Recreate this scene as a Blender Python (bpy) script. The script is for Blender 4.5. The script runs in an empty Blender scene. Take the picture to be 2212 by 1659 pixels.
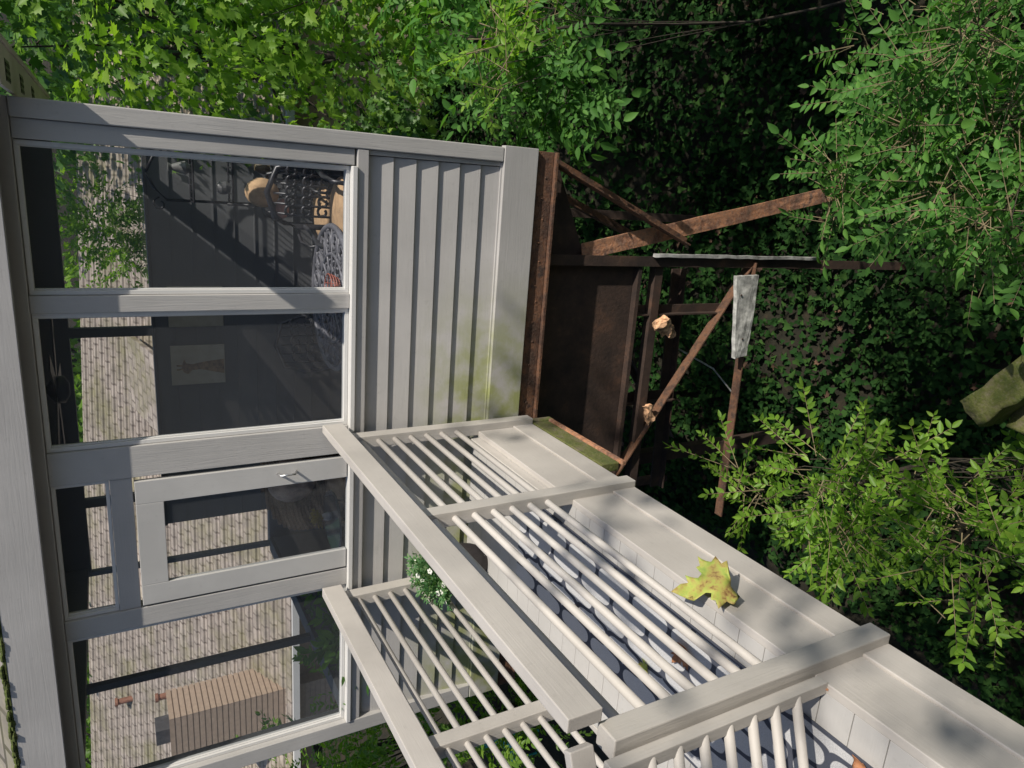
import bpy, bmesh, math, random
import numpy as np
from mathutils import Vector, Matrix
from mathutils import noise as mn
random.seed(7); rng=np.random.default_rng(11)
C=bpy.context.scene.collection
R=math.radians
# ---------------------------------------------------------------- materials
def mat(name):
    m=bpy.data.materials.new(name); m.use_nodes=True; nt=m.node_tree
    return m,nt,nt.nodes['Principled BSDF'],nt.nodes['Material Output']
def N(nt,t,**k):
    n=nt.nodes.new(t)
    for a,b in k.items(): setattr(n,a,b)
    return n
def L(nt,a,b): nt.links.new(a,b)
def ramp(nt,fac,stops):
    r=N(nt,'ShaderNodeValToRGB'); L(nt,fac,r.inputs[0]); e=r.color_ramp.elements
    while len(e)<len(stops): e.new(.5)
    for i,(p,c) in enumerate(stops):
        e[i].position=p; e[i].color=(c[0],c[1],c[2],1) if hasattr(c,'__len__') else (c,c,c,1)
    return r.outputs[0]
def noise(nt,scale,detail=4,vec=None,rough=.55,dist=0):
    n=N(nt,'ShaderNodeTexNoise'); n.inputs['Scale'].default_value=scale; n.inputs['Detail'].default_value=detail
    n.inputs['Roughness'].default_value=rough; n.inputs['Distortion'].default_value=dist
    if vec is not None: L(nt,vec,n.inputs['Vector'])
    return n.outputs['Fac']
def mapped(nt,scale=(1,1,1),rot=(0,0,0),src='pos'):
    if src=='pos': s=N(nt,'ShaderNodeNewGeometry').outputs['Position']
    else: s=N(nt,'ShaderNodeTexCoord').outputs['Object']
    m=N(nt,'ShaderNodeMapping'); m.inputs['Scale'].default_value=scale; m.inputs['Rotation'].default_value=rot
    L(nt,s,m.inputs['Vector']); return m.outputs[0]
def mixc(nt,fac,a,b,mode='MIX'):
    m=N(nt,'ShaderNodeMix',data_type='RGBA',blend_type=mode)
    if hasattr(fac,'is_output'): L(nt,fac,m.inputs[0])
    else: m.inputs[0].default_value=fac
    for i,v in ((6,a),(7,b)):
        if hasattr(v,'is_output'): L(nt,v,m.inputs[i])
        else: m.inputs[i].default_value=(v[0],v[1],v[2],1)
    return m.outputs[2]
def math_(nt,op,a,b=0):
    m=N(nt,'ShaderNodeMath',operation=op)
    for i,v in ((0,a),(1,b)):
        if hasattr(v,'is_output'): L(nt,v,m.inputs[i])
        else: m.inputs[i].default_value=v
    return m.outputs[0]
def bump(nt,b,h,strength=.3,dist=.01):
    n=N(nt,'ShaderNodeBump'); n.inputs['Strength'].default_value=strength; n.inputs['Distance'].default_value=dist
    L(nt,h,n.inputs['Height']); L(nt,n.outputs[0],b.inputs['Normal'])
def smooth(nt,v,a,b):
    m=N(nt,'ShaderNodeMapRange',interpolation_type='SMOOTHSTEP'); L(nt,v,m.inputs[0])
    m.inputs[1].default_value=a; m.inputs[2].default_value=b; return m.outputs[0]
def paint(name,col,grain='x',algae=False,rough=.6,bs=.25,dirt=.80):
    m,nt,b,o=mat(name)
    sc={'x':(2.5,55,55),'y':(55,2.5,55),'z':(55,55,2.5)}[grain]
    v=mapped(nt,sc); g=noise(nt,1.0,6,v,.65,1.2)
    n1=noise(nt,1.7,5,mapped(nt)); n2=noise(nt,30,4,mapped(nt))
    c=mixc(nt,ramp(nt,n1,[(.35,0),(.75,1)]),[x*dirt for x in col],col)
    c=mixc(nt,math_(nt,'MULTIPLY',ramp(nt,n2,[(.62,0),(.76,1)]),.3),c,[x*.55 for x in col])
    c=mixc(nt,math_(nt,'MULTIPLY',ramp(nt,g,[(.28,1),(.38,0)]),.08),c,[x*.5 for x in col])
    if algae:
        s=N(nt,'ShaderNodeSeparateXYZ'); L(nt,N(nt,'ShaderNodeNewGeometry').outputs['Position'],s.inputs[0])
        a=math_(nt,'MULTIPLY',smooth(nt,s.outputs[0],-.45,-1.5),smooth(nt,s.outputs[2],-1.7,-2.3))
        a=math_(nt,'MULTIPLY',a,ramp(nt,noise(nt,6,5,mapped(nt)),[(.34,0),(.6,1)]))
        c=mixc(nt,math_(nt,'MULTIPLY',a,.8),c,(.24,.27,.06))
    L(nt,c,b.inputs['Base Color']); b.inputs['Roughness'].default_value=rough
    bump(nt,b,g,bs,.005); return m
PX=paint('paint_grey_x',(.475,.46,.445),'x',True)
PZ=paint('paint_grey_z',(.49,.475,.455),'z',bs=.45)
PDOOR=paint('paint_door',(.55,.54,.52),'z',bs=.15)
PY=paint('paint_warm_y',(.55,.515,.475),'y',dirt=.75)
PW=paint('paint_warm_z',(.52,.49,.45),'z',bs=.5)
PD=paint('paint_deck_x',(.52,.505,.485),'x')
PROD=paint('paint_rod',(.60,.565,.525),'y',dirt=.8,bs=.1)
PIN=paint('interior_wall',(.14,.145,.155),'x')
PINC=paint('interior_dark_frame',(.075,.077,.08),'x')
WH=paint('white_sash',(.66,.65,.63),'z',bs=.1,dirt=.9)
def plain(name,col,rough=.6,metal=0,var=.25,sc=12):
    m,nt,b,o=mat(name); n=noise(nt,sc,5,mapped(nt,src='obj'))
    L(nt,mixc(nt,ramp(nt,n,[(.35,0),(.7,1)]),[c*(1-var) for c in col],[c*(1+var) for c in col]),b.inputs['Base Color'])
    b.inputs['Roughness'].default_value=rough; b.inputs['Metallic'].default_value=metal; bump(nt,b,n,.15,.004); return m
IRON=plain('cast_iron',(.016,.016,.02),.45,.1); IRONC=plain('cast_iron_chair',(.05,.05,.058),.35,.3); IRONT=plain('cast_iron_table',(.15,.15,.175),.45,.1); IROND=plain('table_underside',(.03,.03,.04),.6)
TAN=plain('tan_cushion',(.50,.33,.19),.9); PINK=plain('pink_cushion',(.45,.24,.2),.9)
ORANGE=plain('orange_cushion',(.42,.13,.05),.9); CORAL=plain('coral_wire',(.4,.12,.08),.5); WICK=plain('wicker_brown',(.28,.19,.13),.8,sc=60)
STEEL=plain('brushed_metal',(.6,.6,.6),.3,.9); DARKW=plain('dark_wicker',(.035,.03,.03),.7,sc=80); PETAL=plain('white_petal',(.75,.76,.70),.6,0,.05)
YEL=plain('yellow_petal',(.5,.36,.05),.6); CANV=plain('canvas_cream',(.5,.46,.38),.8,0,.1); GIR=plain('giraffe_tan',(.30,.20,.12),.8,0,.5,30)
TEAL=plain('teal_plastic',(.03,.30,.28),.5); GREYW=plain('weathered_white_board',(.44,.44,.42),.85,0,.45,18); TRUNK=plain('bark',(.05,.04,.03),.95,0,.4,14)
TWIG=plain('pale_twig',(.20,.16,.09),.9)
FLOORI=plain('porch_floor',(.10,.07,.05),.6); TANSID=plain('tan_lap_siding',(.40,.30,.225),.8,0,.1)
VENTM=plain('brown_pipe',(.25,.12,.08),.7); PALEL=plain('pale_lumber',(.52,.31,.18),.9,0,.7,22)
def rust(name,k):
    m,nt,b,o=mat(name); n=noise(nt,6,8,mapped(nt),.7); n2=noise(nt,45,5,mapped(nt),.7)
    sc_=lambda c:tuple(x*k for x in c)
    c=ramp(nt,n,[(.3,sc_((.03,.018,.014))),(.45,sc_((.10,.046,.028))),(.55,sc_((.22,.10,.05))),(.66,sc_((.05,.03,.025)))])
    c=mixc(nt,ramp(nt,n2,[(.4,0),(.7,.6)]),c,sc_((.16,.11,.08)))
    L(nt,c,b.inputs['Base Color']); b.inputs['Roughness'].default_value=.85; bump(nt,b,n2,.8,.01); return m
RUST=rust('rusty_steel',.75); RUSTL=rust('lit_orange_rusty_steel',2.4)  # scaled-up copy puts the sunlight on the leaning beam into its colour
def rustdark():
    m,nt,b,o=mat('dark_rust_plate'); n=noise(nt,3,8,mapped(nt),.7)
    L(nt,ramp(nt,n,[(.3,(.016,.011,.010)),(.55,(.05,.03,.022)),(.7,(.11,.055,.033))]),b.inputs['Base Color']); b.inputs['Roughness'].default_value=.8
    bump(nt,b,noise(nt,30,5,mapped(nt)),.5,.008); return m
RUSTD=rustdark()
def mossy():
    m,nt,b,o=mat('mossy_timber'); n=noise(nt,9,6,mapped(nt),.7); n2=noise(nt,60,5,mapped(nt),.65)
    c=ramp(nt,n,[(.35,(.15,.13,.08)),(.5,(.11,.12,.03)),(.66,(.07,.095,.018))])
    c=mixc(nt,ramp(nt,n2,[(.5,0),(.7,.5)]),c,(.2,.18,.12))
    L(nt,c,b.inputs['Base Color']); b.inputs['Roughness'].default_value=.95; bump(nt,b,n,.9,.03); return m
MOSS=mossy()
def shingle(name,c1,c2,mort,rh=.2,bw=.28,ms=.02):
    m,nt,b,o=mat(name)
    tc=N(nt,'ShaderNodeTexCoord'); br=N(nt,'ShaderNodeTexBrick'); br.inputs['Scale'].default_value=1
    mp=N(nt,'ShaderNodeMapping'); L(nt,tc.outputs['UV'],mp.inputs[0]); L(nt,mp.outputs[0],br.inputs['Vector'])
    br.inputs['Brick Width'].default_value=bw; br.inputs['Row Height'].default_value=rh; br.inputs['Mortar Size'].default_value=ms
    br.inputs['Color1'].default_value=(*c1,1); br.inputs['Color2'].default_value=(*c2,1); br.inputs['Mortar'].default_value=(*mort,1)
    br.inputs['Bias'].default_value=-.2
    n=noise(nt,.9,6,mapped(nt),.65)
    c=mixc(nt,ramp(nt,n,[(.46,0),(.64,.65)]),br.outputs['Color'],(.20,.19,.07))
    c=mixc(nt,ramp(nt,noise(nt,4,6,mapped(nt),.7),[(.38,.6),(.6,0)]),c,[x*.4 for x in c1])
    L(nt,c,b.inputs['Base Color']); b.inputs['Roughness'].default_value=.9; return m
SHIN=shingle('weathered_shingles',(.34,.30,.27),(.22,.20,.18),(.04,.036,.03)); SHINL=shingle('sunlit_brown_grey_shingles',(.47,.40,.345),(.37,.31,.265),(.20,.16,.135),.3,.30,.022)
def glass():
    m,nt,b,o=mat('porch_glass'); nt.nodes.remove(b)
    t=N(nt,'ShaderNodeBsdfTransparent'); t.inputs[0].default_value=(.92,.93,.94,1)
    d=N(nt,'ShaderNodeBsdfDiffuse'); d.inputs[0].default_value=(.22,.23,.25,1)
    g=N(nt,'ShaderNodeBsdfGlossy'); g.inputs['Roughness'].default_value=.04; g.inputs[0].default_value=(.9,.9,.9,1)
    m1=N(nt,'ShaderNodeMixShader'); m1.inputs[0].default_value=.08; L(nt,t.outputs[0],m1.inputs[1]); L(nt,d.outputs[0],m1.inputs[2])
    m2=N(nt,'ShaderNodeMixShader'); m2.inputs[0].default_value=.012; L(nt,m1.outputs[0],m2.inputs[1]); L(nt,g.outputs[0],m2.inputs[2])
    L(nt,m2.outputs[0],o.inputs[0]); return m
GLASS=glass()
def rugmat():
    m,nt,b,o=mat('trellis_rug'); s=N(nt,'ShaderNodeSeparateXYZ'); L(nt,N(nt,'ShaderNodeTexCoord').outputs['Object'],s.inputs[0])
    a=math_(nt,'MULTIPLY',s.outputs[0],math.pi/.22); c_=math_(nt,'MULTIPLY',s.outputs[1],math.pi/.30)
    p=math_(nt,'ADD',a,c_); q=math_(nt,'SUBTRACT',a,c_)
    p2=math_(nt,'ADD',p,math_(nt,'MULTIPLY',math_(nt,'SINE',math_(nt,'MULTIPLY',q,2)),.42))
    q2=math_(nt,'ADD',q,math_(nt,'MULTIPLY',math_(nt,'SINE',math_(nt,'MULTIPLY',p,2)),.42))
    l1=math_(nt,'ABSOLUTE',math_(nt,'COSINE',p2)); l2=math_(nt,'ABSOLUTE',math_(nt,'COSINE',q2))
    f=smooth(nt,math_(nt,'MINIMUM',l1,l2),.30,.22)
    bd=smooth(nt,math_(nt,'ABSOLUTE',s.outputs[0]),.318,.322)
    fac=math_(nt,'MAXIMUM',f,bd)
    w=noise(nt,260,2,mapped(nt,src='obj')); 
    c=mixc(nt,fac,(.56,.56,.57),(.05,.058,.085))
    c=mixc(nt,ramp(nt,w,[(.4,.3),(.6,0)]),c,(.1,.1,.11))
    L(nt,c,b.inputs['Base Color']); b.inputs['Roughness'].default_value=.9; bump(nt,b,w,.5,.004); return m
RUG=rugmat()
def leafmat(name,c1,c2,c3,trans=.4,rough=.45,spec=.35):
    m,nt,b,o=mat(name); g=N(nt,'ShaderNodeNewGeometry')
    c=ramp(nt,g.outputs['Random Per Island'],[(0,c1),(.6,c2),(1,c3)])
    n=noise(nt,.8,3,mapped(nt)); c=mixc(nt,ramp(nt,n,[(.35,.45),(.6,0)]),c,[x*.6 for x in c1])
    L(nt,c,b.inputs['Base Color']); b.inputs['Roughness'].default_value=rough
    b.inputs['Specular IOR Level'].default_value=spec
    t=N(nt,'ShaderNodeBsdfTranslucent'); L(nt,mixc(nt,.75,c,(1.5,1.7,.4),'MULTIPLY'),t.inputs[0])
    mx=N(nt,'ShaderNodeMixShader'); mx.inputs[0].default_value=trans; L(nt,b.outputs[0],mx.inputs[1]); L(nt,t.outputs[0],mx.inputs[2])
    L(nt,mx.outputs[0],o.inputs[0]); return m
LEAF_B=leafmat('leaf_bright',(.12,.24,.035),(.20,.36,.05),(.30,.46,.07),.52)
LEAF_M=leafmat('leaf_mid',(.05,.13,.03),(.10,.22,.045),(.16,.30,.06),.42)
LEAF_D=leafmat('leaf_ash',(.06,.17,.035),(.105,.26,.05),(.16,.34,.065),.4,.55,.2)
LEAF_S=leafmat('leaf_shrub',(.13,.26,.03),(.20,.38,.045),(.30,.48,.06),.5)
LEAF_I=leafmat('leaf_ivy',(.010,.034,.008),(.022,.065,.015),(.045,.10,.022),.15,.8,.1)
LEAF_P=leafmat('leaf_potted',(.06,.16,.06),(.10,.24,.09),(.3,.42,.22),.35)
def leafyel():
    m,nt,b,o=mat('maple_leaf_yellow'); n=noise(nt,14,6,mapped(nt,src='obj'),.65)
    L(nt,ramp(nt,n,[(.3,(.17,.30,.05)),(.46,(.36,.40,.08)),(.55,(.36,.28,.08)),(.64,(.17,.08,.03))]),b.inputs['Base Color']); b.inputs['Roughness'].default_value=.7
    return m
LY=leafyel(); LBR=plain('dry_leaf_brown',(.38,.17,.08),.7,0,.4,30); LBD=plain('old_leaf_brown',(.09,.05,.03),.9,0,.4,30)
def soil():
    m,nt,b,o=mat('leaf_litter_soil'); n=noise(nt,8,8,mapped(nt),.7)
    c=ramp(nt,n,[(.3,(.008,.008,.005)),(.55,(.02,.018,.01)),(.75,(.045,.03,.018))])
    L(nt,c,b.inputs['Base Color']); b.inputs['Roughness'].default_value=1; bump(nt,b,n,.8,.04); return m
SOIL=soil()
# ---------------------------------------------------------------- mesh builders
class MB:
    def __init__(s): s.v=[]; s.f=[]; s.uv=None
    def add(s,vs,fs):
        o=len(s.v); s.v+= [tuple(v) for v in vs]; s.f+=[tuple(o+i for i in f) for f in fs]; return s
    def box(s,x0,x1,y0,y1,z0,z1):
        v=[(x,y,z) for z in (z0,z1) for y in (y0,y1) for x in (x0,x1)]
        return s.add(v,[(0,2,3,1),(4,5,7,6),(0,1,5,4),(2,6,7,3),(0,4,6,2),(1,3,7,5)])
    def bar(s,a,b,w,h,up=(0,0,1)):
        a=Vector(a);b=Vector(b);d=(b-a).normalized();u=Vector(up)
        if abs(d.dot(u))>.98: u=Vector((0,1,0))
        sx=d.cross(u).normalized()*w/2; sz=sx.cross(d).normalized()*h/2
        v=[p+i*sx+j*sz for p in (a,b) for i,j in ((-1,-1),(1,-1),(1,1),(-1,1))]
        return s.add(v,[(0,3,2,1),(4,5,6,7),(0,1,5,4),(1,2,6,5),(2,3,7,6),(3,0,4,7)])
    def tube(s,pts,rad,n=8,closed=False):
        pts=[Vector(p) for p in pts]; rr=rad if hasattr(rad,'__len__') else [rad]*len(pts); vs=[];fs=[]
        u=Vector((0.13,.21,.97))
        m=len(pts)
        for i,p in enumerate(pts):
            if closed: d=(pts[(i+1)%m]-pts[i-1]).normalized()
            else: d=(pts[min(i+1,m-1)]-pts[max(i-1,0)]).normalized()
            uu=u if abs(d.dot(u))<.95 else Vector((1,0,0))
            a=d.cross(uu).normalized(); b=a.cross(d)
            for k in range(n): t=2*math.pi*k/n; vs.append(p+(a*math.cos(t)+b*math.sin(t))*rr[i])
        for i in range(m if closed else m-1):
            j=(i+1)%m
            for k in range(n): fs.append((i*n+k,i*n+(k+1)%n,j*n+(k+1)%n,j*n+k))
        if not closed: fs.append(tuple(range(n))[::-1]); fs.append(tuple((m-1)*n+k for k in range(n)))
        return s.add(vs,fs)
    def lathe(s,c,prof,n=24):
        vs=[];fs=[]
        for r,z in prof:
            for k in range(n): t=2*math.pi*k/n; vs.append((c[0]+r*math.cos(t),c[1]+r*math.sin(t),c[2]+z))
        for i in range(len(prof)-1):
            for k in range(n): fs.append((i*n+k,i*n+(k+1)%n,(i+1)*n+(k+1)%n,(i+1)*n+k))
        fs.append(tuple(range(n))[::-1]); fs.append(tuple((len(prof)-1)*n+k for k in range(n)))
        return s.add(vs,fs)
    def ell(s,c,r,n=16,m=10):
        vs=[];fs=[]
        for i in range(m+1):
            p=math.pi*i/m
            for k in range(n):
                t=2*math.pi*k/n; vs.append((c[0]+r[0]*math.sin(p)*math.cos(t),c[1]+r[1]*math.sin(p)*math.sin(t),c[2]-r[2]*math.cos(p)))
        for i in range(m):
            for k in range(n): fs.append((i*n+k,i*n+(k+1)%n,(i+1)*n+(k+1)%n,(i+1)*n+k))
        return s.add(vs,fs)
    def build(s,name,m,parent=None,bevel=0,smooth_=False,label=None):
        me=bpy.data.meshes.new(name); me.from_pydata(s.v,[],s.f); me.validate(); me.materials.append(m)
        o=bpy.data.objects.new(name,me); C.objects.link(o)
        if smooth_: me.polygons.foreach_set('use_smooth',[True]*len(me.polygons))
        if parent is not None:
            o.parent=parent
            top=parent
            off=Vector((0,0,0))
            while top is not None: off+=top.location; top=top.parent
            for v in me.vertices: v.co-=off
        if bevel:
            b=o.modifiers.new('Bevel','BEVEL'); b.width=bevel; b.segments=2; b.limit_method='ANGLE'
        if label: o['label']=label
        return o
def tag(o,label,cat,group=None):
    o['label']=label; o['category']=cat
    if group: o['group']=group
    return o
def thing(name,label,cat,loc=(0,0,0),group=None):
    o=bpy.data.objects.new(name,None); C.objects.link(o); o.location=loc; o.empty_display_size=.1
    return tag(o,label,cat,group)
def single(o,label,cat,group=None):
    me=o.data; c=Vector((sum(v.co.x for v in me.vertices),sum(v.co.y for v in me.vertices),0))/len(me.vertices); c.z=min(v.co.z for v in me.vertices)
    for v in me.vertices: v.co-=c
    o.location=c; return tag(o,label,cat,group)
def roughen(o,cuts,amp,sc_=9,sm=True):
    bmq=bmesh.new(); bmq.from_mesh(o.data); bmesh.ops.subdivide_edges(bmq,edges=bmq.edges[:],cuts=cuts,use_grid_fill=True)
    for v in bmq.verts: v.co+=mn.noise_vector(v.co*sc_)*amp+mn.noise_vector(v.co*sc_*3.3)*amp*.4
    bmq.to_mesh(o.data); bmq.free(); o.data.polygons.foreach_set('use_smooth',[sm]*len(o.data.polygons)); return o
# ---------------------------------------------------------------- camera
cam=bpy.data.cameras.new('camera'); co=bpy.data.objects.new('camera',cam); C.objects.link(co)
X=Vector((0.0716,-0.4836,-0.8723)); Y=Vector((0.9614,0.2666,-0.0690)); Z=X.cross(Y).normalized(); Y=Z.cross(X).normalized(); X.normalize()
co.matrix_world=Matrix(((X.x,Y.x,Z.x,0),(X.y,Y.y,Z.y,0),(X.z,Y.z,Z.z,0),(0,0,0,1)))
cam.sensor_width=36; cam.lens=36*1543/2212; cam.clip_end=500; cam.clip_start=.05
bpy.context.scene.camera=co
# ---------------------------------------------------------------- light
sd=Vector((.60,-.27,.75)).normalized()
w=bpy.data.worlds.new('World'); bpy.context.scene.world=w; w.use_nodes=True
sk=w.node_tree.nodes.new('ShaderNodeTexSky'); sk.sky_type='NISHITA'; sk.sun_disc=False
sk.sun_elevation=math.asin(sd.z); sk.sun_rotation=math.atan2(sd.x,sd.y)
bg=w.node_tree.nodes['Background']; bg.inputs[1].default_value=.115; w.node_tree.links.new(sk.outputs[0],bg.inputs[0])
sl=bpy.data.lights.new('sun','SUN'); sl.energy=5; sl.angle=R(.55); sl.color=(1,.93,.82)
so=bpy.data.objects.new('sun',sl); C.objects.link(so); so.rotation_euler=sd.to_track_quat('Z','Y').to_euler()
sc=bpy.context.scene; sc.view_settings.view_transform='Standard'; sc.view_settings.look='None'; sc.view_settings.exposure=0
# ---------------------------------------------------------------- ground
def ss(a,b,t): t=np.clip((t-a)/(b-a),0,1); return t*t*(3-2*t)
def gz(x,y):
    z=-7.6+ss(5,14,y)*3.0+ss(13,40,y)*9+.18*np.sin(x*1.3+y*.7)+.12*np.sin(x*2.9-y*1.9)+.5*ss(1.5,7,x)
    z=z+ss(-4,-14,x)*2.2
    return z
xs=np.concatenate([np.linspace(-150,-12,24),np.linspace(-11.6,12,110),np.linspace(13,150,24)])
ys=np.concatenate([np.linspace(-150,-6,24),np.linspace(-5.6,22,110),np.linspace(23,180,26)])
gx,gy=np.meshgrid(xs,ys); gv=np.stack([gx,gy,gz(gx,gy)],-1).reshape(-1,3)
nx=len(xs); gf=[(j*nx+i,j*nx+i+1,(j+1)*nx+i+1,(j+1)*nx+i) for j in range(len(ys)-1) for i in range(nx-1)]
me=bpy.data.meshes.new('ground'); me.from_pydata(gv.tolist(),[],gf); me.materials.append(SOIL); me.polygons.foreach_set('use_smooth',[True]*len(gf))
g=bpy.data.objects.new('ground',me); C.objects.link(g); g['kind']='structure'
# ---------------------------------------------------------------- leaves
def half(pts):
    n=len(pts); vs=[(x,y,.18*x+.0) for x,y in pts]+[(-x,y,.18*x) for x,y in pts[1:-1]]
    f1=list(range(n)); f2=[0]+[n+i for i in range(n-2)]+[n-1]; f2=f2[::-1]
    v=np.array(vs,float); v[:,2]-=.15*v[:,1]**2
    return v,np.array([f1,f2])
OVAL=half([(0,0),(.14,.15),(.22,.38),(.17,.66),(0,1)])
WIDE=half([(0,0),(.15,.13),(.24,.36),(.18,.66),(0,1)])
MAPLE=half([(0,0),(.30,-.04),(.26,.14),(.56,.34),(.28,.42),(.30,.66),(.12,.62),(0,1)])
IVY=half([(0,0),(.28,-.1),(.46,.22),(.24,.42),(0,1)])
def frames(d,up):
    d=d/np.linalg.norm(d,axis=-1,keepdims=True); x=np.cross(d,up); x/=np.linalg.norm(x,axis=-1,keepdims=True)+1e-9
    z=np.cross(x,d); return np.stack([x,d,z],-1)
def twig(kind):
    P=[];D=[];U=[];S=[]
    if kind=='ash':
        for k in range(5):
            t=.15+.17*k; w_=.28*(1-.25*abs(k-2)/2)
            for s in (-1,1): P.append((0,t,0)); D.append((s*1,.55,-.15)); U.append((0,0,1)); S.append(w_)
        P.append((0,1,-.03)); D.append((0,1,-.2)); U.append((0,0,1)); S.append(.34)
    elif kind=='opp':
        for k in range(7):
            t=.08+.14*k; s=(-1)**k; w_=.22
            P.append((0,t,0)); D.append((s*.9,.7,.1)); U.append((0,0,1)); S.append(w_)
            P.append((0,t+.05,0)); D.append((-s*.9,.6,.05)); U.append((0,0,1)); S.append(w_*.9)
        P.append((0,1,0)); D.append((0,1,0)); U.append((0,0,1)); S.append(.2)
    else:
        for k in range(6):
            t=.1+.16*k; s=(-1)**k
            P.append((s*.14,t,-.06)); D.append((s*.8,.6,-.5)); U.append((0,0,1)); S.append(.34-.02*k)
    return np.array(P,float),np.array(D,float),np.array(U,float),np.array(S,float)
def leafmesh(name,shape,pos,Rm,size,m,parent=None):
    V,F=shape; n=len(pos)
    vv=np.einsum('nij,vj->nvi',Rm,V)*size[:,None,None]+pos[:,None,:]
    vv=vv.reshape(-1,3); ff=(F[None]+(np.arange(n)*len(V))[:,None,None]).reshape(-1,F.shape[1])
    if parent is not None: vv=vv-np.array(parent.location)
    me=bpy.data.meshes.new(name); me.vertices.add(len(vv)); me.vertices.foreach_set('co',vv.ravel().astype(np.float32))
    me.loops.add(ff.size); me.loops.foreach_set('vertex_index',ff.ravel().astype(np.int32))
    me.polygons.add(len(ff)); me.polygons.foreach_set('loop_start',np.arange(0,ff.size,F.shape[1],dtype=np.int32))
    me.polygons.foreach_set('loop_total',np.full(len(ff),F.shape[1],np.int32)); me.update(calc_edges=True); me.materials.append(m)
    o=bpy.data.objects.new(name,me); C.objects.link(o)
    if parent is not None: o.parent=parent
    return o
def leaves_from_twigs(tc,td,tl,kind,shape):
    P,D,U,S=twig(kind); n=len(tc)
    up=np.tile([0,0,1.],(n,1))+rng.normal(0,.35,(n,3)); Rt=frames(td,up)
    pos=tc[:,None,:]+np.einsum('nij,kj->nki',Rt,P)*tl[:,None,None]
    Dk=D[None]+rng.normal(0,.22,(n,len(P),3)); Uk=U[None]+rng.normal(0,.3,(n,len(P),3))
    Dw=np.einsum('nij,nkj->nki',Rt,Dk); Uw=np.einsum('nij,nkj->nki',Rt,Uk)
    Rl=frames(Dw.reshape(-1,3),Uw.reshape(-1,3)); sz=(S[None]*tl[:,None]*rng.uniform(.7,1.2,(n,len(P)))).ravel()
    return pos.reshape(-1,3),Rl,sz
def plant(name,label,cat,base,clumps,kind,shape,m,tl,droop=-.25,trunk_r=.08,group=None,sub=14,parts=('trunk','crown'),limb=.4,stems=False):
    t=thing(name,label,cat,base,group)
    TC=[];TD=[]; tips=[]
    for cx,cy,cz,rx,ry,rz,n in clumps:
        c=np.array([cx,cy,cz]); r=np.array([rx,ry,rz])
        d=rng.normal(0,1,(sub,3)); d/=np.linalg.norm(d,axis=1,keepdims=True)
        sc_=c+d*r*rng.uniform(.35,.95,(sub,1)); k=rng.integers(0,sub,n)
        o=rng.normal(0,1,(n,3)); o/=np.linalg.norm(o,axis=1,keepdims=True); rad=rng.uniform(.2,1,(n,1))**.5
        p=sc_[k]+o*rad*r*.42; out=(p-c)/r
        dd=out*.6+o*.8+np.array([0,0,droop])+rng.normal(0,.25,(n,3))
        TC.append(p);TD.append(dd); tips+= [sc_[i] for i in range(min(sub,6))]
    TC=np.concatenate(TC);TD=np.concatenate(TD); L_=rng.uniform(.7,1.25,len(TC))*tl
    pos,Rl,sz=leaves_from_twigs(TC,TD,L_,kind,shape)
    leafmesh(parts[1],shape,pos,Rl,sz,m,t)
    if stems:
        sm=MB(); Du=TD/np.linalg.norm(TD,axis=1,keepdims=True)
        for i in range(len(TC)):
            a=Vector(TC[i].tolist()); b_=a+Vector(Du[i].tolist())*float(L_[i]); sm.tube([a-Vector(Du[i].tolist())*float(L_[i])*.4,a,b_],[.004,.003,.0012],4)
        sm.build('twigs',TWIG,t)
    mb=MB(); b=Vector(base); c0=clumps[0]; top=Vector((c0[0],c0[1],c0[2]))
    tr=[];rr=[]
    for i in range(7):
        f=i/6; p=b.lerp(top,f)+Vector((math.sin(f*5+b.x)*.12,math.cos(f*4+b.y)*.12,0))*(f*(1-f)*4)
        tr.append(p); rr.append(trunk_r*(1-.8*f)+.004)
    mb.tube(tr,rr,8)
    for tp in tips:
        f=random.uniform(.45,.95); i=int(f*6); s=tr[i]; e=Vector(tp.tolist()); mid=s.lerp(e,.5)+Vector((random.uniform(-.1,.1),random.uniform(-.1,.1),.15*(e-s).length*.5))
        r0=rr[i]*limb; mb.tube([s,s.lerp(mid,.6)+Vector((0,0,.02)),mid,mid.lerp(e,.5),e],[r0,r0*.8,r0*.6,r0*.4,.003],6)
    mb.build(parts[0],TRUNK,t,smooth_=True)
    return t
def G(x,y): return float(gz(np.array(x),np.array(y)))
plant('sweetgum_tree','bright green lobed-leaf tree growing right beside the porch corner','tree',(3.2,7.9,G(3.2,7.9)),
  [(1.9,7.4,-.6,1.5,1.3,1.9,600),(1.6,8.4,1.6,1.6,1.4,1.5,380),(2.6,7.0,-2.2,1.2,1.2,1.0,220),(1.3,7.4,-2.3,.8,.8,.9,150)],'mpl',MAPLE,LEAF_B,.34,-.5,.12,limb=.25)
plant('shade_tree','tall green tree behind the lobed-leaf tree at the corner of the porch','tree',(2.2,11.2,G(2.2,11.2)),
  [(1.2,11,-.4,2.2,1.6,2.3,560),(2.6,10.5,2,2,1.6,1.8,360),(.6,10.2,-3,1.6,1.2,1.2,240)],'mpl',MAPLE,LEAF_M,.46,-.4,.14,limb=.3)
plant('ash_tree','tree with drooping compound leaves hanging out beside the lower porch corner','tree',(3.8,7.2,G(3.8,7.2)),
  [(1.2,5.5,-3.1,.75,.7,.5,160),(1.35,5.9,-2.3,.6,.6,.5,100),(.85,5.0,-2.8,.4,.35,.3,65),(.50,4.75,-2.92,.20,.2,.16,24)],'ash',WIDE,LEAF_D,.32,-.55,.022,limb=.3)
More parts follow.
